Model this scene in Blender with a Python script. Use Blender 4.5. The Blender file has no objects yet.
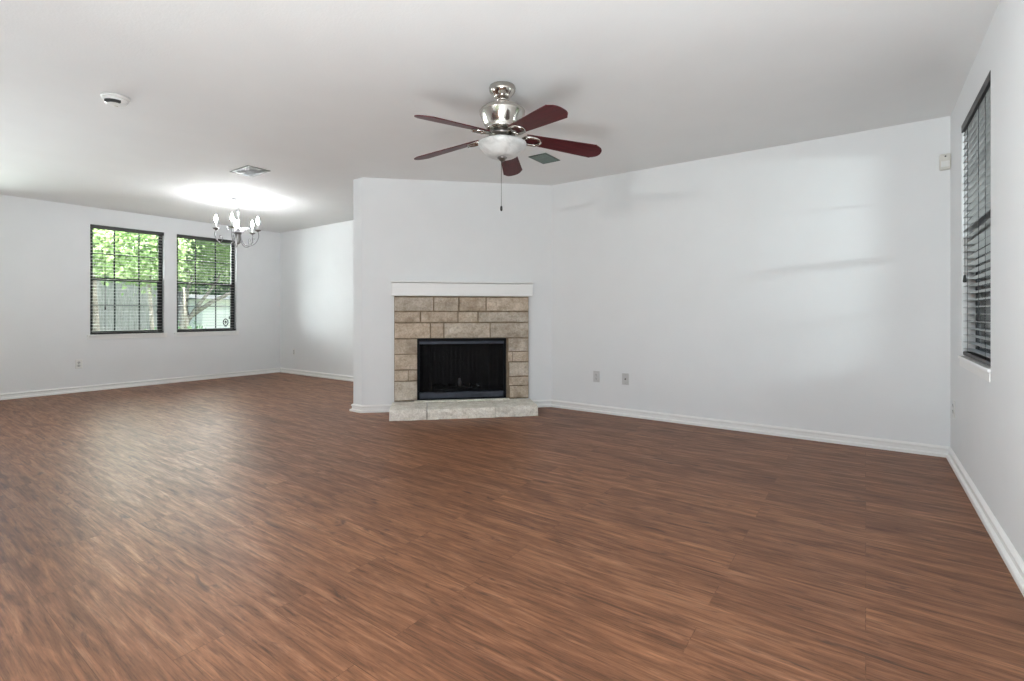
import bpy, bmesh, math, random
from mathutils import Vector, Matrix
random.seed(7)
sc = bpy.context.scene
COL = sc.collection
PI = math.pi

# ------------------------------------------------------------------ camera, sky, sun, lights, exposure
F_PX, YAW, HORIZON, CAM_H = 494.6, 0.6207, 313.2, 1.0305
cam_d = bpy.data.cameras.new('camera'); cam = bpy.data.objects.new('camera', cam_d); COL.objects.link(cam)
cam_d.sensor_fit = 'HORIZONTAL'; cam_d.sensor_width = 36.0
cam_d.lens = 36.0 * F_PX / 1024.0
cam_d.shift_y = (HORIZON - 340.5) / 1024.0
cam_d.clip_start = 0.02; cam_d.clip_end = 300
cam.location = (0, 0, CAM_H); cam.rotation_euler = (PI / 2, 0, YAW)
sc.camera = cam

sc.view_settings.view_transform = 'Standard'; sc.view_settings.look = 'None'
sc.view_settings.gamma = 1.0; sc.view_settings.use_curve_mapping = False
sc.view_settings.exposure = 0.0
sc.cycles.use_denoising = True
sc.cycles.max_bounces = 10; sc.cycles.diffuse_bounces = 6; sc.cycles.glossy_bounces = 4
sc.cycles.transparent_max_bounces = 24
sc.cycles.sample_clamp_indirect = 6.0
sc.cycles.caustics_reflective = False; sc.cycles.caustics_refractive = False

world = bpy.data.worlds.new('sky'); sc.world = world; world.use_nodes = True
wn = world.node_tree.nodes; wl = world.node_tree.links
sky = wn.new('ShaderNodeTexSky'); sky.sky_type = 'NISHITA'; sky.sun_disc = False
sky.sun_elevation = math.radians(50); sky.sun_rotation = 0.0; sky.air_density = 1.0; sky.dust_density = 3.0
wl.new(sky.outputs[0], wn['Background'].inputs[0]); wn['Background'].inputs[1].default_value = 0.50

def lamp(name, kind, loc, target=None, **kw):
    d = bpy.data.lights.new(name, kind); o = bpy.data.objects.new(name, d); COL.objects.link(o); o.location = loc
    if target is not None:
        o.rotation_euler = (Vector(target) - Vector(loc)).to_track_quat('-Z', 'Y').to_euler()
    for k, v in kw.items(): setattr(d, k, v)
    return o
lamp('sun', 'SUN', (0, 30, 40), (-3, 0, 0), energy=4.6, angle=0.02, color=(1, .96, .88))
# fill added out of view, a lamp behind the camera, daylight panels outside windows
lamp('patio_fill', 'AREA', (-1.0, -2.95, 1.05), (-1.0, 3, 1.9), shape='RECTANGLE', size=1.9, size_y=2.0, energy=5, color=(1, .985, .96))  # added fill panel outside the made-up patio door
lamp('kitchen_lamp', 'AREA', (-1.5, -1.95, 2.0), (-1.9, 3, 2.0), shape='DISK', size=0.11, energy=32, color=(1, .99, .97))
lamp('living_ceiling_fill', 'AREA', (-0.15, -0.7, 0.2), (-0.15, -0.69, 2.44), shape='RECTANGLE', size=1.1, size_y=1.6, energy=158, color=(.90, .965, 1))  # added fill aimed up to brighten the living ceiling, no fixture there
lamp('dining_ceiling_fill', 'AREA', (-5.4, 0.15, 0.2), (-5.4, 0.16, 2.44), shape='DISK', size=0.9, energy=19, color=(.90, .96, 1))  # second added ceiling fill, unseen, for the dining side
lamp('right_wall_fill', 'AREA', (-2.15, -0.15, 1.9), (0.49, 1.8, 1.5), shape='DISK', size=0.4, energy=7.5, color=(.95, .98, 1), spread=1.25)  # no lamp stands here; added to lift the right wall
lamp('hall_window_fill', 'AREA', (-10.2, 0.3, 0.95), (-5, 1.1, 1.8), shape='RECTANGLE', size=2.2, size_y=1.3, energy=215, color=(.94, .98, 1))  # fill panel outside the added window, brightens the left side
lamp('dining_sky_glow', 'AREA', (-11.2, 3.9, 3.75), (-6.0, 3.0, 0.8), shape='RECTANGLE', size=5.0, size_y=2.0, energy=3000, color=(1, .97, .92))
lamp('dining_window_daylight', 'AREA', (-12.2, 0.2, 1.3), (-8.4, 3.3, 1.6), shape='RECTANGLE', size=1.2, size_y=0.8, energy=210, color=(.95, .99, 1))
lamp('side_window_daylight', 'AREA', (3.1, 0.95, 1.75), (0.5, 3.77, 1.45), shape='RECTANGLE', size=1.7, size_y=0.10, energy=95, color=(.9, .97, 1))
lamp('slat_bounce_fill', 'AREA', (2.2, 4.3, -0.25), (0.55, 3.9, 1.7), shape='RECTANGLE', size=2.4, size_y=1.4, energy=300, color=(.93, .98, 1))  # added panel lighting the right-hand blind slats from below

# ------------------------------------------------------------------ room dimensions (metres)
H = 2.44
A = 0.493                      # right wall
B = 4.695                      # end wall
D = -8.356                     # left wall
PX, PY, PW = -4.2496, 3.2679, 0.146   # front right corner of the divider wall, its thickness
QX = PX + (B - PY)             # where the corner fireplace wall meets the end wall
BACK, KX, KY = -2.7, -2.39, -0.3      # behind the camera
DL = (B - PY) * math.sqrt(2)

# ------------------------------------------------------------------ materials
def new_mat(name):
    m = bpy.data.materials.new(name); m.use_nodes = True
    nt = m.node_tree
    return m, nt, nt.nodes['Principled BSDF']
def link(nt, a, b): nt.links.new(a, b)
def coords(nt, scale=(1, 1, 1), kind='Object'):
    tc = nt.nodes.new('ShaderNodeTexCoord'); mp = nt.nodes.new('ShaderNodeMapping')
    mp.inputs['Scale'].default_value = scale
    link(nt, tc.outputs[kind], mp.inputs[0]); return mp.outputs[0]
def noise(nt, vec, scale, detail=4, rough=.5):
    n = nt.nodes.new('ShaderNodeTexNoise'); n.inputs['Scale'].default_value = scale
    n.inputs['Detail'].default_value = detail; n.inputs['Roughness'].default_value = rough
    if vec is not None: link(nt, vec, n.inputs['Vector'])
    return n
def ramp(nt, fac, stops):
    r = nt.nodes.new('ShaderNodeValToRGB')
    while len(r.color_ramp.elements) < len(stops): r.color_ramp.elements.new(.5)
    for e, (p, c) in zip(r.color_ramp.elements, stops):
        e.position = p; e.color = (*c, 1)
    link(nt, fac, r.inputs[0]); return r
def mixc(nt, fac, a, b, mode='MIX'):
    n = nt.nodes.new('ShaderNodeMix'); n.data_type = 'RGBA'; n.blend_type = mode
    for s, v in ((n.inputs[0], fac), (n.inputs[6], a), (n.inputs[7], b)):
        if isinstance(v, bpy.types.NodeSocket): link(nt, v, s)
        elif isinstance(v, (int, float)): s.default_value = v
        else: s.default_value = (*v, 1)
    return n.outputs[2]
def bump(nt, b, height, strength, dist=.01):
    n = nt.nodes.new('ShaderNodeBump'); n.inputs['Strength'].default_value = strength; n.inputs['Distance'].default_value = dist
    link(nt, height, n.inputs['Height']); link(nt, n.outputs[0], b.inputs['Normal'])
def simple(name, col, rough=.5, metal=0.0, coat=0.0, var=0.0, vscale=20, bmp=0.0, bscale=150):
    m, nt, b = new_mat(name)
    b.inputs['Base Color'].default_value = (*col, 1); b.inputs['Roughness'].default_value = rough
    b.inputs['Metallic'].default_value = metal; b.inputs['Coat Weight'].default_value = coat
    if var:
        n = noise(nt, coords(nt), vscale)
        r = ramp(nt, n.outputs[0], [(.3, tuple(c * (1 - var) for c in col)), (.7, tuple(min(1, c * (1 + var)) for c in col))])
        link(nt, r.outputs[0], b.inputs['Base Color'])
    if bmp:
        n = noise(nt, coords(nt), bscale, 3); bump(nt, b, n.outputs[0], bmp, .002)
    return m
M = {}
M['wall'] = simple('wall_paint', (.785, .80, .81), .62, var=.012, vscale=3, bmp=.25, bscale=120)
M['ceiling'] = simple('ceiling_paint', (.79, .795, .79), .8, var=.012, vscale=3, bmp=.45, bscale=90)
M['trim'] = simple('white_trim_paint', (.84, .84, .83), .35, var=.01, vscale=8)
M['plastic'] = simple('white_plastic', (.78, .78, .76), .4, var=.01)
M['ivory'] = simple('ivory_plastic', (.68, .67, .62), .45, var=.01)
M['greyplate'] = simple('grey_plate_plastic', (.58, .58, .58), .4, var=.02)
M['hole'] = simple('dark_slot', (.03, .03, .03), .6, var=.1)
M['bronze'] = simple('dark_bronze_aluminium', (.016, .018, .020), .6, .1, var=.1)
M['blind'] = simple('dark_blind_slat', (.25, .25, .245), .32, var=.15, vscale=30)
M['blindrail'] = simple('dark_blind_rail', (.030, .028, .028), .5, var=.15, vscale=30)
M['cord'] = simple('black_cord', (.012, .012, .013), .6, var=.1)
M['nickel'] = simple('brushed_nickel', (.50, .47, .43), .16, 1.0, var=.04, vscale=40)
M['nickeldark'] = simple('dark_nickel', (.22, .21, .20), .3, 1.0, var=.05, vscale=40)
M['chrome'] = simple('chandelier_nickel', (.36, .36, .37), .34, .9, var=.03, vscale=40)
M['firemetal'] = simple('black_fireplace_metal', (.004, .005, .007), .6, .0, var=.2, vscale=12)
M['firemetal'].node_tree.nodes['Principled BSDF'].inputs['Specular IOR Level'].default_value = .12
M['firebar'] = simple('blue_grey_fireplace_metal', (.030, .035, .050), .45, .4, var=.25, vscale=14)
M['detector'] = simple('smoke_detector_plastic', (.83, .83, .81), .4, var=.01)
M['register'] = simple('grey_register_paint', (.22, .23, .225), .5, var=.03)
M['registerdark'] = simple('dark_green_register_paint', (.07, .10, .085), .5, var=.1)
M['registerslat'] = simple('green_grey_louver_paint', (.17, .22, .195), .5, var=.1)
M['duct'] = simple('dark_duct', (.02, .025, .024), .8, var=.1)
M['bark'] = simple('tree_bark', (.22, .19, .17), .9, var=.4, vscale=12, bmp=.8, bscale=30)
M['concrete'] = simple('pale_concrete', (.55, .54, .52), .85, var=.08, vscale=3)
M['lawn'] = simple('lawn', (.10, .17, .05), .9, var=.4, vscale=4)
M['siding'] = simple('white_siding', (.95, .91, .85), .6, var=.02, vscale=3)
M['roofing'] = simple('grey_roofing', (.20, .21, .20), .8, var=.15, vscale=10)
M['gas'] = simple('gas_valve_metal', (.5, .5, .5), .35, .8, var=.05)

def floor_material():
    m, nt, b = new_mat('wood_plank_floor')
    v = coords(nt)
    br = nt.nodes.new('ShaderNodeTexBrick'); br.offset = .37; br.offset_frequency = 2; br.squash = 1
    br.inputs['Color1'].default_value = (0, 0, 0, 1); br.inputs['Color2'].default_value = (1, 1, 1, 1)
    br.inputs['Mortar'].default_value = (.5, .5, .5, 1)
    br.inputs['Scale'].default_value = 1; br.inputs['Mortar Size'].default_value = .0012; br.inputs['Mortar Smooth'].default_value = .1
    br.inputs['Brick Width'].default_value = 1.22; br.inputs['Row Height'].default_value = .152
    link(nt, v, br.inputs['Vector'])
    off = nt.nodes.new('ShaderNodeVectorMath'); off.operation = 'MULTIPLY_ADD'
    link(nt, br.outputs['Color'], off.inputs[0]); off.inputs[1].default_value = (13.1, 7.7, 5.3); link(nt, v, off.inputs[2])
    def stretched(sx, sy, scale, detail, rough, dist=0):
        mp = nt.nodes.new('ShaderNodeMapping'); mp.inputs['Scale'].default_value = (sx, sy, 1)
        link(nt, off.outputs[0], mp.inputs[0]); n = noise(nt, mp.outputs[0], scale, detail, rough)
        n.inputs['Distortion'].default_value = dist; return n
    g1 = stretched(1.4, 11, 2.2, 6, .60, .8)      # broad streaks
    g2 = stretched(1.3, 30, 3.0, 8, .78, .5)      # fine fibres
    g3 = stretched(3.0, 14, 1.5, 4, .55, 1.5)       # dark smudges and knots
    c1 = ramp(nt, g1.outputs[0], [(.25, (.115, .054, .032)), (.45, (.185, .084, .046)), (.58, (.245, .114, .062)), (.78, (.34, .175, .105))])
    c2 = ramp(nt, g2.outputs[0], [(.33, (.40, .40, .42)), (.45, (.86, .86, .86)), (.64, (1.36, 1.34, 1.28))])
    c = mixc(nt, 1.0, c1.outputs[0], c2.outputs[0], 'MULTIPLY')
    k = ramp(nt, g3.outputs[0], [(.60, (0, 0, 0)), (.72, (1, 1, 1))])
    kf = nt.nodes.new('ShaderNodeMath'); kf.operation = 'MULTIPLY'; link(nt, k.outputs[0], kf.inputs[0]); kf.inputs[1].default_value = .70
    c = mixc(nt, kf.outputs[0], c, (.055, .030, .024))
    g4 = stretched(2.2, 60, 3.0, 5, .66, .5)     # thin dark pores
    po = ramp(nt, g4.outputs[0], [(.55, (0, 0, 0)), (.66, (1, 1, 1))])
    pf = nt.nodes.new('ShaderNodeMath'); pf.operation = 'MULTIPLY'; link(nt, po.outputs[0], pf.inputs[0]); pf.inputs[1].default_value = .38
    c = mixc(nt, pf.outputs[0], c, (.048, .024, .016))
    pr = ramp(nt, br.outputs['Color'], [(0, (.86, .85, .86)), (1, (1.12, 1.12, 1.10))])
    c = mixc(nt, 1.0, c, pr.outputs[0], 'MULTIPLY')
    sf = nt.nodes.new('ShaderNodeMath'); sf.operation = 'MULTIPLY'; link(nt, br.outputs['Fac'], sf.inputs[0]); sf.inputs[1].default_value = .35
    c = mixc(nt, sf.outputs[0], c, (.03, .015, .010))
    link(nt, c, b.inputs['Base Color'])
    rr = ramp(nt, g1.outputs[0], [(.3, (.46, .46, .46)), (.7, (.38, .38, .38))])
    link(nt, rr.outputs[0], b.inputs['Roughness'])
    b.inputs['Specular IOR Level'].default_value = .16
    bump(nt, b, g2.outputs[0], .06, .002)
    return m
M['floor'] = floor_material()

def stone_material(name, cols, seedoff):
    m, nt, b = new_mat(name)
    v = coords(nt)
    at = nt.nodes.new('ShaderNodeAttribute'); at.attribute_name = 'tone'
    n1 = noise(nt, v, 9 + seedoff, 6, .6); n2 = noise(nt, v, 55, 5, .7)
    r1 = ramp(nt, n1.outputs[0], [(.30, cols[0]), (.52, cols[1]), (.72, cols[2])])
    r2 = ramp(nt, n2.outputs[0], [(.32, (.70, .68, .66)), (.6, (1.08, 1.08, 1.08))])
    c = mixc(nt, .8, r1.outputs[0], r2.outputs[0], 'MULTIPLY')
    c = mixc(nt, 1.0, c, at.outputs['Color'], 'MULTIPLY')
    link(nt, c, b.inputs['Base Color']); b.inputs['Roughness'].default_value = .85
    add = nt.nodes.new('ShaderNodeMath'); add.operation = 'ADD'; link(nt, n1.outputs[0], add.inputs[0]); link(nt, n2.outputs[0], add.inputs[1])
    bump(nt, b, add.outputs[0], .7, .012)
    return m
M['stone'] = stone_material('tan_limestone', [(.38, .305, .23), (.53, .45, .36), (.65, .57, .48)], 0)
M['hearthstone'] = stone_material('pale_limestone', [(.68, .64, .57), (.84, .81, .75), (.92, .90, .85)], 3)
M['mortar'] = simple('tan_mortar', (.24, .185, .125), .95, var=.25, vscale=25, bmp=.6, bscale=80)
def firebrick_material():
    m, nt, b = new_mat('sooty_firebrick')
    br = nt.nodes.new('ShaderNodeTexBrick'); br.inputs['Scale'].default_value = 9
    br.inputs['Color1'].default_value = (.014, .013, .013, 1); br.inputs['Color2'].default_value = (.022, .020, .020, 1); br.inputs['Mortar'].default_value = (.04, .038, .036, 1)
    link(nt, coords(nt, (1, 1, 1)), br.inputs['Vector']); link(nt, br.outputs[0], b.inputs['Base Color']); b.inputs['Roughness'].default_value = .9
    return m
M['firebrick'] = firebrick_material()
def mesh_screen_material():
    m, nt, b = new_mat('black_wire_mesh')
    b.inputs['Base Color'].default_value = (.004, .004, .005, 1); b.inputs['Metallic'].default_value = .2; b.inputs['Roughness'].default_value = .5; b.inputs['Specular IOR Level'].default_value = .25
    v = coords(nt); w1 = nt.nodes.new('ShaderNodeTexChecker'); w1.inputs['Scale'].default_value = 220
    link(nt, v, w1.inputs[0])
    mth = nt.nodes.new('ShaderNodeMath'); mth.operation = 'MULTIPLY_ADD'; link(nt, w1.outputs['Fac'], mth.inputs[0]); mth.inputs[1].default_value = .30; mth.inputs[2].default_value = .58
    link(nt, mth.outputs[0], b.inputs['Alpha'])
    return m
M['screen'] = mesh_screen_material()
def wood_blade_material():
    m, nt, b = new_mat('cherry_blade_wood')
    n = noise(nt, coords(nt, (2, 30, 2)), 3, 6, .6)
    r = ramp(nt, n.outputs[0], [(.3, (.034, .0045, .006)), (.7, (.10, .012, .016))])
    link(nt, r.outputs[0], b.inputs['Base Color']); b.inputs['Roughness'].default_value = .42; b.inputs['Specular IOR Level'].default_value = .3
    return m
M['blade'] = wood_blade_material()
def emit_mat(name, col, strength, base=(.9, .9, .9)):
    m, nt, b = new_mat(name)
    b.inputs['Base Color'].default_value = (*base, 1); b.inputs['Emission Color'].default_value = (*col, 1); b.inputs['Emission Strength'].default_value = strength
    n = noise(nt, coords(nt), 30); r = ramp(nt, n.outputs[0], [(0, tuple(c * .97 for c in base)), (1, base)]); link(nt, r.outputs[0], b.inputs['Base Color'])
    return m
M['bulb'] = emit_mat('lit_candle_bulb', (.96, .985, 1), 335)
def bowl_material():
    m, nt, b = new_mat('white_alabaster_glass')
    n = noise(nt, coords(nt), 9, 5, .6); n.inputs['Distortion'].default_value = 1.5
    r = ramp(nt, n.outputs[0], [(.35, (.46, .46, .45)), (.65, (.66, .66, .65))])
    link(nt, r.outputs[0], b.inputs['Base Color']); b.inputs['Roughness'].default_value = .3
    b.inputs['Subsurface Weight'].default_value = .3; b.inputs['Subsurface Radius'].default_value = (.02, .02, .02)
    return m
M['bowl'] = bowl_material()
def glass_material():
    m = bpy.data.materials.new('window_glass'); m.use_nodes = True; nt = m.node_tree; nt.nodes.clear()
    o = nt.nodes.new('ShaderNodeOutputMaterial'); mx = nt.nodes.new('ShaderNodeMixShader')
    t = nt.nodes.new('ShaderNodeBsdfTransparent'); g = nt.nodes.new('ShaderNodeBsdfGlossy'); fr = nt.nodes.new('ShaderNodeFresnel')
    fr.inputs[0].default_value = 1.16; g.inputs['Roughness'].default_value = .02; t.inputs[0].default_value = (.93, .96, .95, 1)
    link(nt, fr.outputs[0], mx.inputs[0]); link(nt, t.outputs[0], mx.inputs[1]); link(nt, g.outputs[0], mx.inputs[2]); link(nt, mx.outputs[0], o.inputs[0])
    return m
M['glass'] = glass_material()
def leaf_material(name, c0, c1):
    m, nt, b = new_mat(name)
    n = noise(nt, coords(nt), 1.6, 4); r = ramp(nt, n.outputs[0], [(.3, c0), (.7, c1)])
    link(nt, r.outputs[0], b.inputs['Base Color']); b.inputs['Roughness'].default_value = .5
    tr = nt.nodes.new('ShaderNodeBsdfTranslucent'); link(nt, r.outputs[0], tr.inputs[0])
    mx = nt.nodes.new('ShaderNodeMixShader'); mx.inputs[0].default_value = .5
    link(nt, b.outputs[0], mx.inputs[1]); link(nt, tr.outputs[0], mx.inputs[2]); link(nt, mx.outputs[0], nt.nodes['Material Output'].inputs[0])
    return m
M['leaf'] = leaf_material('spring_leaf', (.14, .25, .09), (.43, .54, .26))
M['leafdark'] = leaf_material('deep_green_leaf', (.08, .16, .08), (.23, .35, .18))
def plank_fence_material():
    m, nt, b = new_mat('weathered_fence_board')
    n = noise(nt, coords(nt, (1, 6, 1)), 5, 5); r = ramp(nt, n.outputs[0], [(.3, (.26, .25, .25)), (.7, (.42, .40, .39))])
    link(nt, r.outputs[0], b.inputs['Base Color']); b.inputs['Roughness'].default_value = .9
    return m
M['fence'] = plank_fence_material()

# ------------------------------------------------------------------ mesh helpers
class MB:
    def __init__(s): s.bm = bmesh.new(); s.tone = None
    def _add(s, verts, faces, smooth=False, mat=None):
        vs = [s.bm.verts.new(mat @ Vector(v) if mat is not None else Vector(v)) for v in verts]
        out = []
        for f in faces:
            try:
                fc = s.bm.faces.new([vs[i] for i in f]); fc.smooth = smooth; out.append(fc)
            except ValueError: pass
        return vs, out
    def box(s, lo, hi, mat=None, bevel=0.0, seg=2):
        x0, y0, z0 = lo; x1, y1, z1 = hi
        v, f = s._add([(x0, y0, z0), (x1, y0, z0), (x1, y1, z0), (x0, y1, z0), (x0, y0, z1), (x1, y0, z1), (x1, y1, z1), (x0, y1, z1)],
                      [(0, 3, 2, 1), (4, 5, 6, 7), (0, 1, 5, 4), (1, 2, 6, 5), (2, 3, 7, 6), (3, 0, 4, 7)], mat=mat)
        if bevel:
            es = list({e for fc in f for e in fc.edges})
            bmesh.ops.bevel(s.bm, geom=es, offset=bevel, segments=seg, affect='EDGES', profile=.5, clamp_overlap=True)
        return v
    def lathe(s, prof, seg=32, mat=None, smooth=True, caps=True):
        vs = []; n = len(prof)
        for (r, z) in prof:
            for k in range(seg):
                a = 2 * PI * k / seg; vs.append((r * math.cos(a), r * math.sin(a), z))
        fs = []
        for i in range(n - 1):
            for k in range(seg):
                k2 = (k + 1) % seg; fs.append((i * seg + k, i * seg + k2, (i + 1) * seg + k2, (i + 1) * seg + k))
        if caps:
            fs.append(tuple(range(seg))[::-1]); fs.append(tuple((n - 1) * seg + k for k in range(seg)))
        s._add(vs, fs, smooth, mat)
    def tube(s, pts, rad, seg=8, mat=None, closed=False):
        pts = [Vector(p) for p in pts]; n = len(pts)
        rads = rad if isinstance(rad, (list, tuple)) else [rad] * n
        vs = []; up = None
        for i, p in enumerate(pts):
            if closed: t = pts[(i + 1) % n] - pts[i - 1]
            else: t = pts[min(i + 1, n - 1)] - pts[max(i - 1, 0)]
            t.normalize()
            if up is None:
                up = t.orthogonal().normalized()
            else:
                up = (up - t * up.dot(t)); up = up.normalized() if up.length > 1e-6 else t.orthogonal().normalized()
            w = t.cross(up)
            for k in range(seg):
                a = 2 * PI * k / seg; vs.append(p + (up * math.cos(a) + w * math.sin(a)) * rads[i])
        fs = []
        for i in range(n if closed else n - 1):
            j = (i + 1) % n
            for k in range(seg):
                k2 = (k + 1) % seg; fs.append((i * seg + k, i * seg + k2, j * seg + k2, j * seg + k))
        if not closed:
            fs.append(tuple(range(seg))[::-1]); fs.append(tuple((n - 1) * seg + k for k in range(seg)))
        s._add(vs, fs, True, mat)
    def prism(s, poly, z0, z1, mat=None, smooth=False):
        n = len(poly)
        vs = [(x, y, z0) for x, y in poly] + [(x, y, z1) for x, y in poly]
        fs = [tuple(range(n))[::-1], tuple(range(n, 2 * n))] + [(i, (i + 1) % n, n + (i + 1) % n, n + i) for i in range(n)]
        return s._add(vs, fs, smooth, mat)
    def ball(s, c, r, sz=(1, 1, 1), seg=16):
        prof = [(max(1e-4, r * math.sin(PI * i / 10)), -r * math.cos(PI * i / 10)) for i in range(11)]
        s.lathe(prof, seg, Matrix.Translation(c) @ Matrix.Diagonal((*sz, 1)))
    def build(s, name, mat, parent=None, loc=(0, 0, 0)):
        bmesh.ops.recalc_face_normals(s.bm, faces=s.bm.faces)
        me = bpy.data.meshes.new(name); s.bm.to_mesh(me); s.bm.free()
        me.materials.append(mat)
        o = bpy.data.objects.new(name, me); COL.objects.link(o); o.location = loc
        if parent: o.parent = parent
        return o
def tag(o, label, cat, group=None):
    o['label'] = label; o['category'] = cat
    if group: o['group'] = group
    return o
def thing(name, label, cat, loc=(0, 0, 0), rz=0, group=None):
    o = bpy.data.objects.new(name, None); COL.objects.link(o); o.location = loc; o.rotation_euler = (0, 0, rz)
    o.empty_display_size = .1
    return tag(o, label, cat, group)
def structure(o): o['kind'] = 'structure'; return o
def copy_part(o, parent):
    c = o.copy(); COL.objects.link(c); c.parent = parent
    for ch in list(o.children): copy_part(ch, c)
    return c

# ------------------------------------------------------------------ room shell
WT = 0.20                                       # outer wall thickness
m = MB(); m.box((D - WT, BACK - WT, -.12), (A + WT, B + WT, 0)); structure(m.build('floor', M['floor']))
m = MB(); m.box((D - WT, BACK - WT, H), (A + WT, B + WT, H + .15)); structure(m.build('ceiling', M['ceiling']))

def wall_with_holes(m, x0, x1, ya, yb, holes):  # a wall along Y between x0 and x1, holes = (y0, y1, z0, z1)
    y = ya
    for (h0, h1, z0, z1) in sorted(holes):
        m.box((x0, y, 0), (x1, h0, H)); 
        if z0 > 0: m.box((x0, h0, 0), (x1, h1, z0))
        m.box((x0, h0, z1), (x1, h1, H)); y = h1
    m.box((x0, y, 0), (x1, yb, H))
LZ0, RZ0, WZ1 = 0.738, 0.757, 2.213            # sill heights on the left and right walls, head height
WZ0 = LZ0
LW = [(0.12, 0.97), (2.080, 2.931), (3.092, 3.955)]
RW = [(3.30, 4.19)]
m = MB(); wall_with_holes(m, D - WT, D, BACK - WT, B + WT, [(y0, y1, LZ0, WZ1) for y0, y1 in LW]); structure(m.build('wall_left', M['wall']))
m = MB(); wall_with_holes(m, A, A + WT, BACK - WT, B + WT, [(y0, y1, RZ0, WZ1) for y0, y1 in RW]); structure(m.build('wall_right', M['wall']))
m = MB(); m.box((D, B, 0), (A, B + WT, H)); structure(m.build('wall_end', M['wall']))
m = MB(); m.box((PX - PW, PY, 0), (PX, B, H), bevel=.006); structure(m.build('wall_divider', M['wall']))
m = MB(); m.box((D, KY - .12, 0), (KX, KY, H)); structure(m.build('wall_kitchen', M['wall']))
m = MB(); m.box((KX - .12, BACK, 0), (KX, KY - .12, H)); structure(m.build('wall_hall', M['wall']))
m = MB()
m.box((KX - .12, BACK - WT, 0), (-1.95, BACK, H)); m.box((-.05, BACK - WT, 0), (A, BACK, H)); m.box((-1.95, BACK - WT, 2.28), (-.05, BACK, H))
structure(m.build('wall_back', M['wall']))
# unseen patio door frame behind the camera, added as an opening for fill
door = structure(thing('added_door_1', 'added white patio door frame, unseen', 'door', (-1.0, BACK - .1, 0))); del door['label']; del door['category']
m = MB()
m.box((-.95, -.06, 0), (-.89, .06, 2.28)); m.box((.89, -.06, 0), (.95, .06, 2.28)); m.box((-.89, -.06, 2.2), (.89, .06, 2.28)); m.box((-.03, -.04, 0), (.03, .04, 2.2))
m.build('door_frame', M['trim'], door)

# corner fireplace wall: local x runs along the wall, local y into the corner
DIAG = Matrix.Translation((PX, PY, 0)) @ Matrix.Rotation(PI / 4, 4, 'Z')
S0, S1, FZ0, FZ1 = .562, 1.506, .118, .764      # firebox opening
m = MB()
m.box((0, 0, 0), (S0, .09, H), DIAG); m.box((S1, 0, 0), (DL, .09, H), DIAG)
m.box((S0, 0, FZ1), (S1, .09, H), DIAG); m.box((S0, 0, 0), (S1, .09, FZ0), DIAG)
structure(m.build('wall_corner', M['wall']))

# baseboards: a profile swept along a path with mitred corners, the room on the right-hand side of the path
BBP = [(0, 0), (.026, 0), (.026, .018), (.023, .023), (.010, .026), (.009, .050), (.015, .056), (.016, .064), (.010, .071), (.004, .076), (0, .077)]
def baseboard(name, path):
    pts = [Vector(p) for p in path]; n = len(pts); m = MB(); rings = []
    for i, p in enumerate(pts):
        def nrm(a, b): d = (b - a).normalized(); return Vector((d.y, -d.x))
        if i == 0: off = nrm(pts[0], pts[1])
        elif i == n - 1: off = nrm(pts[-2], pts[-1])
        else:
            n1, n2 = nrm(pts[i - 1], p), nrm(p, pts[i + 1]); off = (n1 + n2) / (1 + n1.dot(n2))
        rings.append([(p.x + off.x * o, p.y + off.y * o, z) for o, z in BBP])
    k = len(BBP); vs = [v for r in rings for v in r]; fs = []
    for i in range(n - 1):
        for j in range(k): fs.append((i * k + j, i * k + (j + 1) % k, (i + 1) * k + (j + 1) % k, (i + 1) * k + j))
    fs.append(tuple(range(k))); fs.append(tuple((n - 1) * k + j for j in range(k))[::-1])
    m._add(vs, fs); return structure(m.build(name, M['trim']))
def dpt(s, off=0): v = DIAG @ Vector((s, off, 0)); return (v.x, v.y)
baseboard('baseboard_left', [(D, KY), (D, B), (PX - PW, B), (PX - PW, PY), (PX, PY), dpt(.322)])
baseboard('baseboard_right', [dpt(1.768), (QX, B), (A, B), (A, BACK)])

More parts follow.
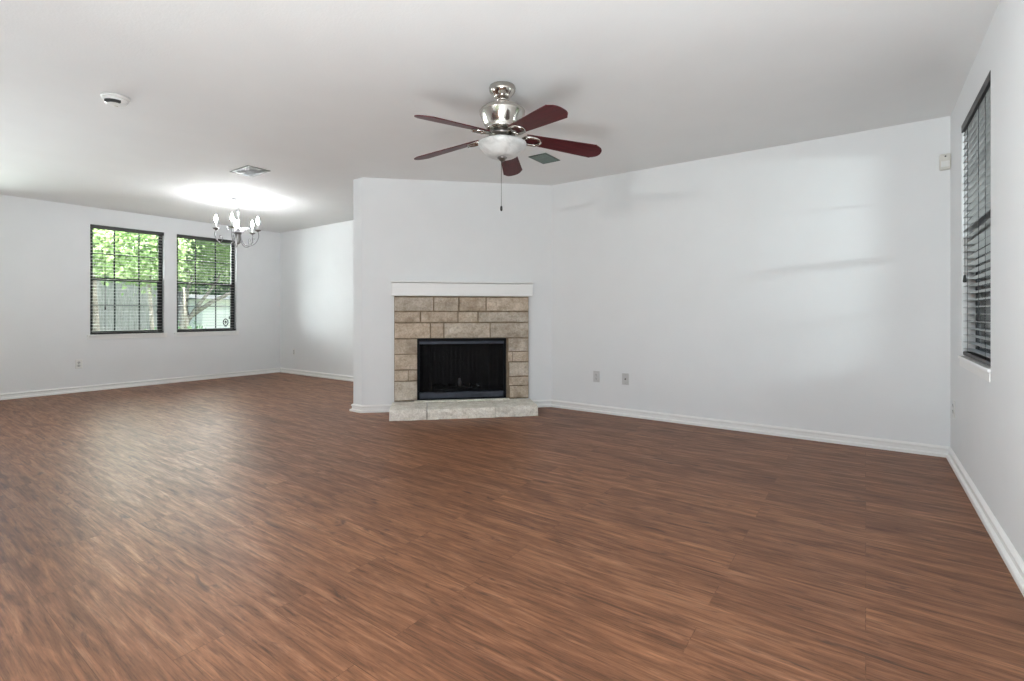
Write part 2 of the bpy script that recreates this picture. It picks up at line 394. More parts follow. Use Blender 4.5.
# ------------------------------------------------------------------ windows (x = outward sign * depth, y along the wall)
def window(n, wx, so, y0, y1, stool=True, horn=.035, lip=.026):
    w = bpy.data.objects.new('window_%d' % n, None); COL.objects.link(w); structure(w)
    yc = (y0 + y1) / 2; w.location = (wx, yc, WZ0); h = WZ1 - WZ0; hw = (y1 - y0) / 2
    def bx(m, d0, d1, ya, yb, za, zb, bevel=0):
        xa, xb = sorted((so * d0, so * d1)); m.box((xa, ya, za), (xb, yb, zb), bevel=bevel)
    mid = 1.492 - WZ0
    m = MB()
    bx(m, .066, .092, -hw, -hw + .020, 0, h); bx(m, .066, .092, hw - .020, hw, 0, h)
    bx(m, .066, .092, -hw + .020, hw - .020, 0, .025); bx(m, .066, .092, -hw + .020, hw - .020, h - .025, h)
    m.build('window_frame', M['bronze'], w)
    # lower sash on the inner track, upper sash behind it
    m = MB(); st = .042
    bx(m, .064, .077, -hw + .004, -hw + st, .012, mid + .02); bx(m, .064, .077, hw - st - .026, hw - .004, .012, mid + .02)
    bx(m, .064, .077, -hw + st, hw - st, .012, .050); bx(m, .064, .077, -hw + st, hw - st, mid - .020, mid + .02)
    for k in (1, 2):
        y = -hw + 2 * hw * k / 3; bx(m, .073, .076, y - .009, y + .009, .050, mid - .02)
    z = (.050 + mid) / 2; bx(m, .0732, .0758, -hw + st, hw - st, z - .009, z + .009)
    sash = m.build('lower_sash', M['bronze'], w)
    m = MB(); bx(m, .069, .072, -hw + st, hw - st, .05, mid); m.build('pane', M['glass'], sash)
    m = MB(); st = .046
    bx(m, .079, .090, -hw + .018, -hw + st, mid, h - .025); bx(m, .079, .090, hw - st, hw - .018, mid, h - .025)
    bx(m, .079, .090, -hw + st, hw - st, mid - .018, mid + .02); bx(m, .079, .090, -hw + st, hw - st, h - .045, h - .024)
    for k in (1, 2):
        y = -hw + 2 * hw * k / 3; bx(m, .0865, .0895, y - .009, y + .009, mid, h - .04)
    z = (mid + h - .03) / 2; bx(m, .0867, .0893, -hw + st, hw - st, z - .007, z + .007)
    sash = m.build('upper_sash', M['bronze'], w)
    m = MB(); bx(m, .082, .085, -hw + st, hw - st, mid, h - .04); m.build('pane', M['glass'], sash)
    if stool:
        m = MB(); bx(m, -.010, .0655, -hw + .001, hw - .001, -.004, .006)
        bx(m, -lip, 0, -hw - horn, hw + horn, -.014, .006, .004)
        bx(m, -lip * .5, -.0005, -hw - horn * .8, hw + horn * .8, -.060, -.014, .003); m.build('window_sill', M['trim'], w)
    return w
window(1, D, -1, *LW[1]); window(2, D, -1, *LW[2]); window(4, D, -1, *LW[0], stool=False)  # the last one is unseen, added to let fill light in
WZ0 = RZ0; window(3, A, 1, *RW[0], horn=.018, lip=.016)
WZ0 = LZ0

def blind(label, wx, so, y0, y1, drop_cords, tilt=-0.5):
    hw = (y1 - y0) / 2 - .008; h = WZ1 - WZ0
    t = thing('window_blind', label, 'blind', (wx, (y0 + y1) / 2, WZ0 + .006), group=None)
    x = so * .031
    m = MB(); m.box((x - .028, -hw, h - .050), (x + .028, hw, h - .010), bevel=.003); hr = m.build('headrail', M['blindrail'], t)
    m = MB(); vx = -so * .002; m.box((min(vx, vx + so * .01), -hw - .004, h - .054), (max(vx, vx + so * .01), hw + .004, h - .008), bevel=.003); m.build('valance', M['blindrail'], t)
    m = MB(); n = 32; zt = h - .075; zb = .045; a = math.radians(tilt)
    for i in range(n):
        z = zb + (zt - zb) * i / (n - 1)
        prof = []
        for k in range(5):
            u = (k / 4 - .5) * .050; zz = .0022 * (1 - (2 * k / 4 - 1) ** 2)
            prof.append((x + u * math.cos(a), z + zz + so * u * math.sin(a)))
        top = [(px_, pz + .0026) for px_, pz in prof]; ring = prof + top[::-1]; k = len(ring)
        vs = [(px_, -hw, pz) for px_, pz in ring] + [(px_, hw, pz) for px_, pz in ring]
        fs = [tuple(range(k)), tuple(range(k, 2 * k))[::-1]] + [(j, (j + 1) % k, k + (j + 1) % k, k + j) for j in range(k)]
        m._add(vs, fs)
    m.build('slats', M['blind'], t)
    m = MB(); m.box((x - .026, -hw, .006), (x + .026, hw, .028), bevel=.004); m.build('bottom_rail', M['blindrail'], t)
    for f in (-.62, .62):
        m = MB()
        for dx in (-.025, .025): m.tube([(x + dx, hw * f, .02), (x + dx, hw * f, h - .06)], .0011, 5)
        m.build('ladder_cord', M['cord'], t)
    for f, z in drop_cords:
        m = MB(); xx = -so * .006; m.tube([(xx, hw * f, h - .07), (xx, hw * f, z)], .0013, 5); c = m.build('pull_cord', M['cord'], t)
        m = MB(); m.lathe([(.003, .02), (.006, .015), (.009, -.012), (.010, -.022), (.007, -.027)], 10, Matrix.Translation((xx, hw * f, z - .01))); m.build('tassel', M['cord'], c)
    return t
blind('dark slatted blind on the left one of the pair of dining windows, cord tassels hanging', D, -1, *LW[1], [(-.66, .70), (-.64, .37), (.80, .32)])
blind('dark slatted blind on the dining window nearest the chandelier', D, -1, *LW[2], [(-.70, .50), (-.66, .30), (.74, .23)])
WZ0 = RZ0
blind('dark slatted blind with black tassels in the window on the right-hand wall', A, 1, *RW[0], [(.62, .49), (-.40, .26)])

# round sticker on the right dining window's lower pane
t = thing('window_sticker', 'small dark round ring-shaped emblem low on the dining window nearest the chandelier', 'sticker', (D - .0675, 3.815, .885), 0)
m = MB(); m.tube([(.001, .036 * math.cos(a), .052 * math.sin(a)) for a in [2 * PI * k / 20 for k in range(20)]], .0085, 6, closed=True); m.build('ring', M['cord'], t)
m = MB(); m.ball((.001, 0, 0), .02, (.12, .9, 1.3)); m.box((-.001, -.018, -.07), (.003, .018, -.05)); m.build('emblem', M['bronze'], t)

# ------------------------------------------------------------------ fireplace (local x along wall, local -y into the room)
fp = thing('fireplace', 'tan stone corner fireplace with white mantel, pale hearth and black mesh screen', 'fireplace', dpt(1.045) + (0,), PI / 4)
XO = -1.045                                       # local x = s + XO
def tone_layer(o, tones, per):
    ca = o.data.color_attributes.new('tone', 'FLOAT_COLOR', 'POINT')
    for i, c in enumerate(per): ca.data[i].color = (*c, 1)
def stone_block(m, per, x0, x1, z0, z1, ya, yb, tone, rough=.006, bev=.010):
    b0 = len(m.bm.verts)
    j = lambda: random.uniform(-rough, rough)
    nx = max(2, int((x1 - x0) / .05)); nz = max(2, int((z1 - z0) / .04))
    # front face grid with jitter, sides back to ya
    front = []
    for iz in range(nz + 1):
        for ix in range(nx + 1):
            ed = ix in (0, nx) or iz in (0, nz)
            jx = 0 if ix in (0, nx) and iz in (0, nz) else (j() * .35 if ed else j())
            front.append((x0 + (x1 - x0) * ix / nx + jx, yb + (bev if ed else 0) + j() * .9, z0 + (z1 - z0) * iz / nz + (j() * .35 if ed else j())))
    N = (nx + 1)
    fs = [(iz * N + ix, iz * N + ix + 1, (iz + 1) * N + ix + 1, (iz + 1) * N + ix) for iz in range(nz) for ix in range(nx)]
    loop = [ix for ix in range(nx + 1)] + [iz * N + nx for iz in range(1, nz + 1)] + [nz * N + ix for ix in range(nx - 1, -1, -1)] + [iz * N for iz in range(nz - 1, 0, -1)]
    base = len(front); back = [(front[i][0], ya, front[i][2]) for i in loop]
    L = len(loop)
    fs += [(loop[k], base + k, base + (k + 1) % L, loop[(k + 1) % L]) for k in range(L)]
    m._add(front + back, fs)
    per.extend([tone] * (len(front) + L))
def rt(base=1.0):
    t_ = base * random.uniform(.86, 1.10); w = random.uniform(-.04, .04); return (t_ * (1 + w), t_, t_ * (1 - w))
SX = lambda u: .328 + (u - 205) / 509 * 1.428 + XO
SZ = lambda v: 1.2 - (v - 137) / 395 * 1.09
rows = [(137, 190, [205, 350, 444, 548, 714]), (193, 233, [205, 301, 441, 517, 714]), (236, 294, [205, 338, 388, 564, 714])]
m = MB(); per = []
for v0, v1, us in rows:
    for u0, u1 in zip(us, us[1:]): stone_block(m, per, SX(u0) + .007, SX(u1) - .007, SZ(v1) + .004, SZ(v0) - .004, -.012, -.05, rt())
for v0, v1, us in [(297, 353, [205, 296]), (355, 412, [205, 292]), (415, 454, [205, 256, 293]), (457, 529, [205, 291])]:
    for u0, u1 in zip(us, us[1:]): stone_block(m, per, SX(u0) + .005, SX(u1) - .003, SZ(v1) + .003, SZ(v0) - .003, -.012, -.05, rt())
for v0, v1, us in [(297, 348, [634, 714]), (350, 388, [632, 650, 714]), (391, 445, [637, 714]), (448, 481, [636, 714]), (484, 529, [640, 714])]:
    for u0, u1 in zip(us, us[1:]): stone_block(m, per, SX(u0) + .003, SX(u1) - .005, SZ(v1) + .003, SZ(v0) - .003, -.012, -.05, rt())
o = m.build('stone_facing', M['stone'], fp); tone_layer(o, None, per); o['label'] = 'tan rough-cut limestone blocks'
m = MB(); fx0, fx1 = SX(205), SX(714); o0, o1 = S0 + XO, S1 + XO
m.box((fx0, -.026, .105), (o0, -.001, FZ1)); m.box((o1, -.026, .105), (fx1, -.001, FZ1)); m.box((fx0, -.026, FZ1), (fx1, -.001, 1.21))
m.build('mortar', M['mortar'], fp)
# hearth of three pale slabs
m = MB(); per = []
def slab(x0, x1, tone, dep):
    nx = max(3, int((x1 - x0) / .04)); ny = 10; top = []
    b0 = 0; vs = []
    for iy in range(ny + 1):
        for ix in range(nx + 1):
            y = -dep + (dep - .045) * iy / ny + (random.uniform(-.007, .005) if iy == 0 else 0)
            z = .104 + random.uniform(-.003, .003) - (.006 if iy == 0 else 0)
            vs.append((x0 + (x1 - x0) * ix / nx, y, z))
    N = nx + 1
    fs = [(iy * N + ix, iy * N + ix + 1, (iy + 1) * N + ix + 1, (iy + 1) * N + ix) for iy in range(ny) for ix in range(nx)]
    lev = [.07, .035, .0]
    prev = list(range(N))
    for li, z in enumerate(lev):
        st = len(vs)
        for ix in range(N):
            vs.append((vs[ix][0], -dep + random.uniform(-.010, .004) - .004, z + (random.uniform(-.004, .004) if li < 2 else .001)))
        cur = list(range(st, st + N))
        fs += [(prev[k], cur[k], cur[k + 1], prev[k + 1]) for k in range(nx)]
        prev = cur
    # ends
    for ix in (0, nx):
        bl = len(vs); vs.append((vs[ix][0], -.045, .001))
        edge = [iy * N + ix for iy in range(ny + 1)]
        low = [ (N * (ny + 1)) + li * N + ix for li in range(3)]
        fs.append(tuple(edge[::-1] + low + [bl]))
    m._add(vs, fs); per.extend([tone] * len(vs))
hx0, hx1 = .312 + XO, 1.765 + XO
slab(hx0, hx0 + .352, (1, .99, .97), .465); slab(hx0 + .358, hx0 + 1.02, (1.04, 1.03, 1.0), .462); slab(hx0 + 1.024, hx1, (.97, .97, .95), .455)
o = m.build('hearth', M['hearthstone'], fp); tone_layer(o, None, per); o['label'] = 'low pale limestone hearth slabs'
m = MB(); m.box((o0 - .03, -.10, .098), (o1 + .03, -.045, .118), bevel=.006); o = m.build('hearth_mortar', M['hearthstone'], fp)
tone_layer(o, None, [(1, 1, .97)] * len(o.data.vertices))
# mantel
m = MB(); mx0, mx1 = .303 + XO, 1.793 + XO
m.box((mx0, -.070, 1.222), (mx1, -.0005, 1.345), bevel=.003); m.build('mantel_board', M['trim'], fp)
m = MB(); m.box((mx0 - .006, -.080, 1.350), (mx1 + .006, -.0005, 1.364), bevel=.004); m.box((mx0 - .004, -.076, 1.211), (mx1 + .004, -.002, 1.228), bevel=.004); m.build('mantel_moulding', M['trim'], fp)
# firebox, louvre bars, screen
m = MB(); d1 = .44
vs = [(o0 + .003, -.02, .12), (o1 - .003, -.02, .12), (o1 - .13, d1, .12), (o0 + .13, d1, .12), (o0 + .003, -.02, .76), (o1 - .003, -.02, .76), (o1 - .13, d1, .76), (o0 + .13, d1, .76)]
m._add(vs, [(0, 1, 2, 3), (7, 6, 5, 4), (0, 3, 7, 4), (3, 2, 6, 7), (2, 1, 5, 6)]); m.build('firebox', M['firebrick'], fp)
m = MB(); f = .026
m.box((o0 + .001, -.058, .121), (o0 + f, .02, .762)); m.box((o1 - f, -.058, .121), (o1 - .001, .02, .762)); m.box((o0 + f, -.058, .735), (o1 - f, .02, .762)); m.box((o0 + f, -.058, .121), (o1 - f, .02, .132))
m.build('firebox_frame', M['firemetal'], fp)
m = MB(); m.box((o0 + f, -.05, .132), (o1 - f, .02, .195), bevel=.006); m.build('lower_louver', M['firebar'], fp)
m = MB(); m.box((o0 + f, -.046, .703), (o1 - f, .02, .735), bevel=.005); m.build('upper_louver', M['firebar'], fp)
for sx0, sx1 in ((o0 + f, (o0 + o1) / 2), ((o0 + o1) / 2, o1 - f)):
    m = MB(); n = 60; vs = []
    for i in range(n + 1):
        x = sx0 + (sx1 - sx0) * i / n; y = -.012 + .010 * math.sin(i * 1.05) + .004 * math.sin(i * 2.3)
        vs += [(x, y, .19), (x, y, .71)]
    m._add(vs, [(2 * i, 2 * i + 2, 2 * i + 3, 2 * i + 1) for i in range(n)], True); m.build('mesh_curtain', M['screen'], fp)
m = MB(); cx_ = (o0 + o1) / 2 - .05
for k in range(7): m.tube([(cx_ - .24 + .08 * k, .06, .23), (cx_ - .24 + .08 * k, .30, .23)], .009, 8)
m.tube([(cx_ - .26, .07, .22), (cx_ + .26, .07, .22)], .009, 8); m.tube([(cx_ - .26, .29, .22), (cx_ + .26, .29, .22)], .009, 8)
for xx in (cx_ - .24, cx_ + .24):
    for yy in (.07, .29): m.tube([(xx, yy, .121), (xx, yy, .22)], .008, 8)
m.build('grate', M['firemetal'], fp)
m = MB(); m.lathe([(.012, 0), (.02, .01), (.02, .05), (.012, .06), (.012, .085)], 12, Matrix.Translation((cx_ + .03, .08, .238))); m.build('gas_valve', M['gas'], fp)

# ------------------------------------------------------------------ ceiling fan
FC = (-1.842, 2.472)
fan = thing('ceiling_fan', 'five-blade ceiling fan with cherry blades, nickel motor and white glass bowl', 'ceiling fan', (FC[0], FC[1], H))
fz = lambda Z: Z - H
m = MB(); m.lathe([(.080, fz(2.4399)), (.083, fz(2.43)), (.080, fz(2.423)), (.082, fz(2.416)), (.076, fz(2.405)), (.066, fz(2.392)), (.056, fz(2.382)), (.050, fz(2.374)), (.046, fz(2.364)), (.020, fz(2.358))], 40)
m.build('canopy', M['nickel'], fan)
m = MB(); m.lathe([(.034, fz(2.362)), (.036, fz(2.354)), (.022, fz(2.346)), (.0135, fz(2.342)), (.0135, fz(2.315)), (.02, fz(2.312)), (.02, fz(2.303))], 24); m.build('downrod', M['nickel'], fan)
m = MB(); m.lathe([(.02, fz(2.322)), (.055, fz(2.318)), (.095, fz(2.313)), (.118, fz(2.307)), (.122, fz(2.302)), (.116, fz(2.298)), (.136, fz(2.292)), (.143, fz(2.283)), (.141, fz(2.270)), (.128, fz(2.240)), (.112, fz(2.205)), (.098, fz(2.184)), (.100, fz(2.178)), (.096, fz(2.170)), (.07, fz(2.163))], 48)
m.build('motor_housing', M['nickel'], fan)
m = MB(); m.lathe([(.066, fz(2.166)), (.066, fz(2.152)), (.082, fz(2.148)), (.082, fz(2.136)), (.05, fz(2.130)), (.05, fz(2.100))], 40)
for k in range(10):
    a = 2 * PI * k / 10; m.box((-.004, -.011, 0), (.004, .011, .014), Matrix.Rotation(a, 4, 'Z') @ Matrix.Translation((.068, 0, fz(2.108))))
m.build('flywheel', M['nickeldark'], fan)
m = MB(); m.lathe([(.05, fz(2.104)), (.10, fz(2.099)), (.128, fz(2.094)), (.128, fz(2.086))], 40); m.build('light_fitter', M['nickel'], fan)
m = MB(); m.lathe([(.118, fz(2.092)), (.144, fz(2.091)), (.151, fz(2.086)), (.150, fz(2.078)), (.141, fz(2.062)), (.127, fz(2.045)), (.110, fz(2.028)), (.094, fz(2.014)), (.078, fz(2.005)), (.05, fz(2.001)), (.02, fz(2.000))], 48)
m.build('glass_bowl', M['bowl'], fan)
m = MB(); m.lathe([(.03, fz(2.003)), (.031, fz(1.996)), (.022, fz(1.990)), (.018, fz(1.982)), (.006, fz(1.974))], 20); m.build('finial', M['nickeldark'], fan)
m = MB(); m.tube([(-.005, -.003, fz(1.98)), (-.005, -.003, fz(1.70))], .0017, 6); ch = m.build('pull_chain', M['nickeldark'], fan)
m = MB(); m.lathe([(.003, fz(1.70)), (.007, fz(1.694)), (.008, fz(1.676)), (.004, fz(1.667))], 10, Matrix.Translation((-.005, -.003, 0))); m.build('chain_pull', M['cord'], ch)
BW = [(.150, .047), (.20, .051), (.40, .062), (.598, .072), (.604, .066), (.612, .062), (.632, .050), (.640, .042), (.648, .030), (.652, .015), (.653, 0)]
outline = BW[:-1] + [BW[-1]] + [(r, -w) for r, w in BW[-2::-1]]
m = MB(); m.prism(outline, -.003, .003)
proto_blade = m.build('blade', M['blade'], fan)
m = MB()   # openwork blade iron: arm and hexagonal loop under the blade root
m.prism([(.068, -.016), (.068, .016), (.11, .012), (.135, .010), (.135, -.010), (.11, -.012)], -.012, -.005)
hexo = [(.13, .006), (.150, .034), (.160, .038), (.215, .038), (.225, .034), (.246, .004), (.246, -.004), (.225, -.034), (.215, -.038), (.160, -.038), (.150, -.034), (.13, -.006)]
m.tube([(x, y, -.008) for x, y in hexo], .0095, 8, closed=True)
for x, y in ((.150, .030), (.150, -.030), (.243, 0)): m.lathe([(.007, -.019), (.007, -.003)], 10, Matrix.Translation((x, y, 0)))
proto_iron = m.build('blade_iron', M['nickel'], fan)
PHASE, DROOP, PITCH = 47, 6.2, 13.5
for k in range(5):
    a = math.radians(PHASE + 72 * k)
    for proto in (proto_blade, proto_iron):
        o = proto if k == 0 else proto.copy()
        if k: COL.objects.link(o); o.parent = fan
        R = Matrix.Translation((0, 0, fz(2.142))) @ Matrix.Rotation(a, 4, 'Z') @ Matrix.Rotation(math.radians(DROOP), 4, 'Y') @ Matrix.Rotation(math.radians(-PITCH), 4, 'X')
        o.matrix_local = R

# ------------------------------------------------------------------ chandelier
CC = (-6.277, 2.99)
chn = thing('chandelier', 'small nickel five-arm chandelier with lit candle bulbs in the dining area', 'chandelier', (CC[0], CC[1], H))
m = MB(); m.lathe([(.070, fz(2.4399)), (.072, fz(2.432)), (.055, fz(2.424)), (.02, fz(2.416)), (.012, fz(2.405))], 32); m.build('canopy', M['chrome'], chn)
m = MB()
nl = 7
for k in range(nl):
    z0 = 2.41 - k * .0165; a = (k % 2) * PI / 2
    m.tube([(.009 * math.cos(t_) * math.cos(a), .009 * math.cos(t_) * math.sin(a), fz(z0) - .011 + .012 * math.sin(t_)) for t_ in [2 * PI * q / 12 for q in range(12)]], .0022, 5, closed=True)
m.build('chain', M['chrome'], chn)
m = MB(); m.lathe([(.006, fz(2.305)), (.012, fz(2.298)), (.026, fz(2.29)), (.013, fz(2.275)), (.012, fz(2.20)), (.02, fz(2.19)), (.013, fz(2.17)), (.011, fz(2.08)), (.018, fz(2.06)), (.028, fz(2.045)), (.06, fz(2.03)), (.062, fz(2.02)), (.03, fz(2.014))], 24)
m.build('column', M['chrome'], chn)
m = MB(); m.lathe([(.04, fz(2.014)), (.030, fz(1.99)), (.034, fz(1.95)), (.024, fz(1.92)), (.028, fz(1.90)), (.014, fz(1.885)), (.003, fz(1.875))], 24)
m.build('hub', M['nickeldark'], chn)
def bez(p, n=24):
    out = []
    for i in range(n + 1):
        t_ = i / n; q = [Vector(v) for v in p]
        while len(q) > 1: q = [q[j].lerp(q[j + 1], t_) for j in range(len(q) - 1)]
        out.append(q[0])
    return out
m = MB()
arm = bez([(.028, 0, fz(2.02)), (.035, 0, fz(1.86)), (.10, 0, fz(1.81)), (.18, 0, fz(1.84)), (.27, 0, fz(1.90)), (.255, 0, fz(2.0)), (.235, 0, fz(2.035))])
m.tube(arm, .0055, 8)
m.tube(bez([(.05, 0, fz(2.03)), (.07, 0, fz(2.12)), (.15, 0, fz(2.12)), (.14, 0, fz(2.04)), (.085, 0, fz(2.03)), (.085, 0, fz(2.07))]), .0042, 7)
m.tube(bez([(.18, 0, fz(1.895)), (.14, 0, fz(1.97)), (.20, 0, fz(2.0)), (.215, 0, fz(1.95)), (.19, 0, fz(1.94))]), .0038, 7)
arm0 = m.build('arm', M['chrome'], chn)
m = MB(); m.lathe([(.008, fz(2.03)), (.016, fz(2.038)), (.034, fz(2.048)), (.038, fz(2.055)), (.034, fz(2.055)), (.012, fz(2.05))], 20, Matrix.Translation((.235, 0, 0))); m.build('candle_cup', M['nickeldark'], arm0)
m = MB(); m.lathe([(.0105, fz(2.052)), (.0105, fz(2.125)), (.008, fz(2.128))], 16, Matrix.Translation((.235, 0, 0))); m.build('candle_sleeve', M['plastic'], arm0)
m = MB(); m.lathe([(.008, fz(2.128)), (.014, fz(2.142)), (.0165, fz(2.156)), (.014, fz(2.178)), (.007, fz(2.20)), (.002, fz(2.215))], 16, Matrix.Translation((.235, 0, 0))); m.build('bulb', M['bulb'], arm0)
# bearing: angle in plan measured so that one arm points just short of the camera's right
view = math.atan2(CC[1], CC[0])
for k in range(5):
    phi = math.radians((-95, -8, 42, 116, 196)[k])   # 0 = away from the camera, positive = to its right
    c = arm0 if k == 0 else copy_part(arm0, chn)
    c.rotation_euler = (0, 0, view - phi)

# ------------------------------------------------------------------ small fixtures
def register(name, label, cx, cy, lx, ly, frame_m, slat_m, along_x, n):
    t = thing(name, label, 'air vent', (cx, cy, H), 0)
    m = MB(); b = .028 if along_x else .016
    m.box((-lx / 2, -ly / 2, -.008), (lx / 2, -ly / 2 + b, -.0003), bevel=.003); m.box((-lx / 2, ly / 2 - b, -.008), (lx / 2, ly / 2, -.0003), bevel=.003)
    m.box((-lx / 2, -ly / 2 + b, -.008), (-lx / 2 + b, ly / 2 - b, -.0003), bevel=.003); m.box((lx / 2 - b, -ly / 2 + b, -.008), (lx / 2, ly / 2 - b, -.0003), bevel=.003)
    m.build('register_frame', frame_m, t)
    m = MB(); m.box((-lx / 2 + b, -ly / 2 + b, -.002), (lx / 2 - b, ly / 2 - b, -.0004)); m.build('duct_opening', M['duct'], t)
    m = MB()
    for half in (-1, 1):
        for i in range(n):
            if along_x:
                y = -ly / 2 + b + (ly - 2 * b) * (i + .5) / n
                x0, x1 = (-lx / 2 + b, -.006) if half < 0 else (.006, lx / 2 - b)
                m.box((x0, -.0082, -.0008), (x1, .0082, .0008), Matrix.Translation((0, y, -.006)) @ Matrix.Rotation(math.radians(15), 4, 'X'))
            else:
                x = -lx / 2 + b + (lx - 2 * b) * (i + .5) / n
                y0, y1 = (-ly / 2 + b, -.006) if half < 0 else (.006, ly / 2 - b)
                m.box((-.007, y0, -.0008), (.007, y1, .0008), Matrix.Translation((x, 0, -.006)) @ Matrix.Rotation(math.radians(-40), 4, 'Y'))
    if along_x: m.box((-.006, -ly / 2 + b, -.008), (.006, ly / 2 - b, -.002))
    else: m.box((-lx / 2 + b, -.006, -.008), (lx / 2 - b, .006, -.002))
    m.build('louvers', slat_m, t)
    return t
register('ceiling_vent', 'grey ceiling air vent nearest the chandelier', -4.965, 2.478, .36, .225, M['register'], M['register'], True, 10)
register('ceiling_vent', 'dark green-grey ceiling air vent behind the fan blades', -2.375, 3.83, .185, .255, M['registerdark'], M['registerslat'], False, 7)

t = thing('smoke_detector', 'round white smoke detector on the ceiling at upper left', 'smoke detector', (-3.985, 1.122, H))
m = MB(); m.lathe([(.078, -.0003), (.078, -.010), (.072, -.014), (.066, -.014)], 40); m.build('mounting_plate', M['detector'], t)
m = MB(); m.lathe([(.068, -.014), (.068, -.024), (.060, -.030), (.062, -.034), (.056, -.044), (.040, -.050), (.005, -.052)], 40); m.build('detector_body', M['detector'], t)
m = MB()
for k in range(7):
    a = math.radians(-75 + 13 * k); m.box((.045, -.0075, -.0480), (.0625, .0075, -.032), Matrix.Rotation(a, 4, 'Z'))
m.build('sounder_slots', M['hole'], t)
m = MB(); m.lathe([(.010, -.050), (.010, -.0535), (.007, -.0545)], 16, Matrix.Translation((-.012, .006, 0))); m.build('test_button', M['ivory'], t)

t = thing('motion_sensor', 'small ivory alarm motion sensor high in the right corner of the room', 'alarm sensor', (.462, B, 2.055), 0)
m = MB(); m.box((-.030, -.038, 0), (.030, -.0005, .112), bevel=.008, seg=3); m.build('sensor_case', M['ivory'], t)
m = MB(); m.box((-.024, -.042, .018), (.024, -.036, .060), bevel=.003); m.build('sensor_lens', M['plastic'], t)
m = MB(); m.lathe([(.005, 0), (.005, .004)], 12, Matrix.Translation((0, -.0375, .092)) @ Matrix.Rotation(PI / 2, 4, 'X')); m.build('indicator', M['hole'], t)

def outlet(name, label, cat, loc, rz, kind, mat, group=None):   # local -y faces the room
    t = thing(name, label, cat, loc, rz, group)
    m = MB(); m.box((-.036, -.006, -.058), (.036, -.0003, .058), bevel=.003); m.build('cover_plate', mat, t)
    if kind == 'duplex':
        for z in (-.020, .020):
            m = MB(); m.lathe([(.0165, 0), (.0165, .003), (.014, .004)], 20, Matrix.Translation((0, -.005, z)) @ Matrix.Rotation(PI / 2, 4, 'X')); s_ = m.build('socket', M['greyplate'], t)
            m = MB()
            for dx in (-.006, .006): m.box((dx - .0014, -.0098, z - .001), (dx + .0014, -.0085, z + .008))
            m.lathe([(.0026, 0), (.0026, .001)], 10, Matrix.Translation((0, -.0088, z - .008)) @ Matrix.Rotation(PI / 2, 4, 'X')); m.build('slots', M['hole'], s_)
        m = MB(); m.lathe([(.003, 0), (.002, .0015)], 10, Matrix.Translation((0, -.0055, 0)) @ Matrix.Rotation(PI / 2, 4, 'X')); m.build('screw', M['nickel'], t)
    else:
        m = MB(); m.lathe([(.009, 0), (.009, .003), (.0055, .003), (.0055, .012), (.003, .012)], 16, Matrix.Translation((0, -.005, 0)) @ Matrix.Rotation(PI / 2, 4, 'X')); m.build('jack', M['nickeldark'], t)
        for z in (-.042, .042):
            m = MB(); m.lathe([(.003, 0), (.002, .0015)], 10, Matrix.Translation((0, -.0055, z)) @ Matrix.Rotation(PI / 2, 4, 'X'))
            m.build('screw', M['nickel'], t)
    return t
outlet('power_outlet', 'white wall power outlet just right of the fireplace, left of the cable plate', 'outlet', (-2.275, B, .373), 0, 'duplex', M['greyplate'])
outlet('cable_plate', 'small grey cable jack plate on the long wall, right of the power outlet', 'wall plate', (-1.957, B, .371), 0, 'jack', M['greyplate'])
outlet('power_outlet', 'white wall power outlet below the pair of dining windows, at far left', 'outlet', (D, 1.965, .367), PI / 2, 'duplex', M['plastic'])
outlet('power_outlet', 'white wall power outlet in the dining corner, left of the divider wall', 'outlet', (-7.917, B, .37), 0, 'duplex', M['plastic'])
outlet('power_outlet', 'white wall power outlet under the right-hand window', 'outlet', (A, 4.50, .38), -PI / 2, 'duplex', M['plastic'])

# ------------------------------------------------------------------ outside
m = MB(); m.box((-45, -20, -.5), (25, 40, -.35)); structure(m.build('ground', M['lawn']))
m = MB(); m.box((A + .25, -6, -.36), (9, 30, -.33)); structure(m.build('bounce_slab', M['concrete']))  # pale slab added to reflect light up onto the blind slats
GZ = -.35
f = thing('garden_fence', 'weathered grey board fence seen through the dining windows', 'fence', (-16.5, 4.5, GZ), 0)
m = MB(); y = -4.5
while y < 1.55:
    m.box((-.01, y, .04), (.012, y + .138, 2.25 + random.uniform(-.01, .01)), bevel=.003); y += .145
m.build('boards', M['fence'], f)
m = MB(); m.box((-.05, -4.5, .5), (-.012, 1.55, .59)); m.box((-.05, -4.5, 1.75), (-.012, 1.55, 1.84)); m.build('rails', M['fence'], f)
for y in (-4.5, -1.6, 1.45):
    m = MB(); m.box((-.14, y, 0), (-.05, y + .09, 2.2), bevel=.006); m.build('post', M['fence'], f)
sh = thing('shed', 'white sided outbuilding seen through the dining window nearest the chandelier', 'shed', (-17.5, 9.2, GZ), 0)
m = MB()
for k in range(14): 
    z = .0 + k * .13
    m._add([(1.5, -2.6, z), (1.5, 2.6, z), (1.48, 2.6, z + .135), (1.48, -2.6, z + .135)], [(0, 1, 2, 3)])
    m._add([(1.5, -2.6, z), (1.48, -2.6, z + .135), (-1.5, -2.6, z + .135), (-1.5, -2.6, z)], [(0, 1, 2, 3)])
m.box((-1.48, -2.58, 0), (1.47, 2.58, 1.82)); m.build('siding', M['siding'], sh)
m = MB(); m._add([(1.7, -2.8, 1.80), (1.7, 2.8, 1.80), (0, 2.8, 1.98), (0, -2.8, 1.98), (-1.7, -2.8, 1.80), (-1.7, 2.8, 1.80)], [(0, 1, 2, 3), (3, 2, 5, 4), (0, 3, 4), (1, 5, 2), (0, 4, 5, 1)]); m.build('roof', M['roofing'], sh)

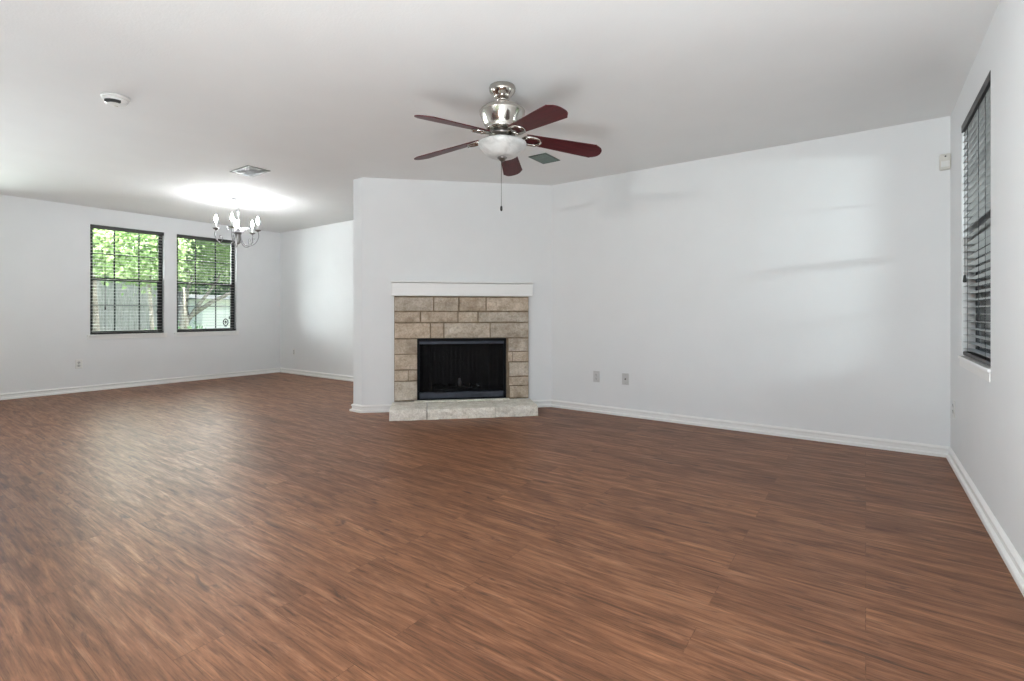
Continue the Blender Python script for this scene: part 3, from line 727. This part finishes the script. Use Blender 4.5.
def tree(label, x, y, crown, leaf_mat, branches, trunk_r=.16, nleaf=4500, trunk_top=3.0, size=.085, name='tree', lean=0.0):
    t = thing(name, label, 'tree', (x, y, GZ))
    m = MB(); tp = [(0, 0, -.05), (.03, .04 + lean * .3, .9), (-.02, lean * .7, 1.9), (.05, lean, trunk_top)]
    m.tube(tp, [trunk_r * 1.25, trunk_r, trunk_r * .9, trunk_r * .7], 12)
    for b in branches: m.tube(b, [trunk_r * .55] + [trunk_r * .55 * (1 - .75 * (i + 1) / (len(b))) for i in range(len(b) - 1)], 8)
    m.build('trunk', M['bark'], t)
    m = MB(); rnd = random.Random(int(x * 31 + y * 17))
    vs, fs = [], []
    clumps = []
    for (cx, cy, cz, rx, ry, rz, n) in crown:
        for _ in range(n):
            while True:
                p = Vector((rnd.uniform(-1, 1), rnd.uniform(-1, 1), rnd.uniform(-1, 1)))
                if p.length < 1: break
            clumps.append((cx + p.x * rx, cy + p.y * ry, cz + p.z * rz))
    per_c = max(1, nleaf // len(clumps))
    for (cx, cy, cz) in clumps:
        for _ in range(per_c):
            p = Vector((cx + rnd.gauss(0, .22), cy + rnd.gauss(0, .22), cz + rnd.gauss(0, .17)))
            if p.z < .2: continue
            d = Vector((rnd.gauss(0, 1), rnd.gauss(0, 1), rnd.gauss(0, .6))).normalized(); u = d.orthogonal().normalized()
            u = (Matrix.Rotation(rnd.uniform(0, 6.28), 3, d) @ u); w = d.cross(u)
            L = size * rnd.uniform(.7, 1.3); W = L * .33; b0 = len(vs)
            vs += [p, p + u * L * .5 + w * W + d * L * .08, p + u * L, p + u * L * .5 - w * W + d * L * .08]
            fs += [(b0, b0 + 1, b0 + 2), (b0, b0 + 2, b0 + 3)]
    m._add(vs, fs); m.build('foliage', leaf_mat, t)
    return t
tree('bright green leafy tree close behind the left dining window', -12.0, 3.95, [(0, -.25, 2.75, .55, .75, .65, 90)], M['leaf'],
     [[(.05, 0, 2.0), (.1, -.2, 2.5), (.1, -.4, 2.9)]], .035, 9500, 2.9)
tree('leaning grey-barked tree with a forked trunk behind the dining window nearest the chandelier', -13.6, 5.12, [(0, 1.0, 3.2, .7, .85, .75, 90), (0, .25, 2.7, .6, .45, .55, 40)], M['leaf'],
     [[(0, .04, 1.0), (.05, .35, 1.55), (.1, .62, 1.95), (.1, 1.0, 2.6)], [(0, .2, 1.3), (.05, .7, 1.68), (.1, 1.3, 2.0), (.1, 1.8, 2.15)], [(0, .05, 1.2), (.1, .1, 1.9), (.1, .3, 2.6)]], .11, 9500, 1.25, lean=.06)
tree('grey-trunked tree at the left edge of the left dining window', -14.6, 3.62, [(0, -1.0, 4.6, .5, .5, .4, 30)], M['leafdark'], [[(0, 0, 2.4), (.1, -.3, 3.4), (.1, -.7, 4.4)]], .15, 1800, 3.6)
tree('dense deep-green tree beyond the board fence', -21.8, 5.2, [(0, 0, 3.8, 1.6, 2.2, 1.9, 260)], M['leafdark'], [[(0, 0, 2.0), (.1, .7, 3.0), (.1, 1.4, 4)]], .2, 13000, 4.0, size=.2)
tree('tall deep-green tree beyond the white outbuilding', -22.6, 11.2, [(0, 0, 4.0, 1.6, 2.6, 2.2, 240), (.6, -.6, 2.0, 1.0, 3.0, .9, 140)], M['leafdark'], [[(0, 0, 2.0), (.1, .7, 3.0), (.1, 1.4, 4)]], .2, 16000, 4.2, size=.22)
tree('low green bush at the foot of the leaning tree', -11.3, 4.32, [(0, 0, .62, .16, .14, .2, 24)], M['leafdark'], [], .03, 1500, .7, size=.09, name='bush')
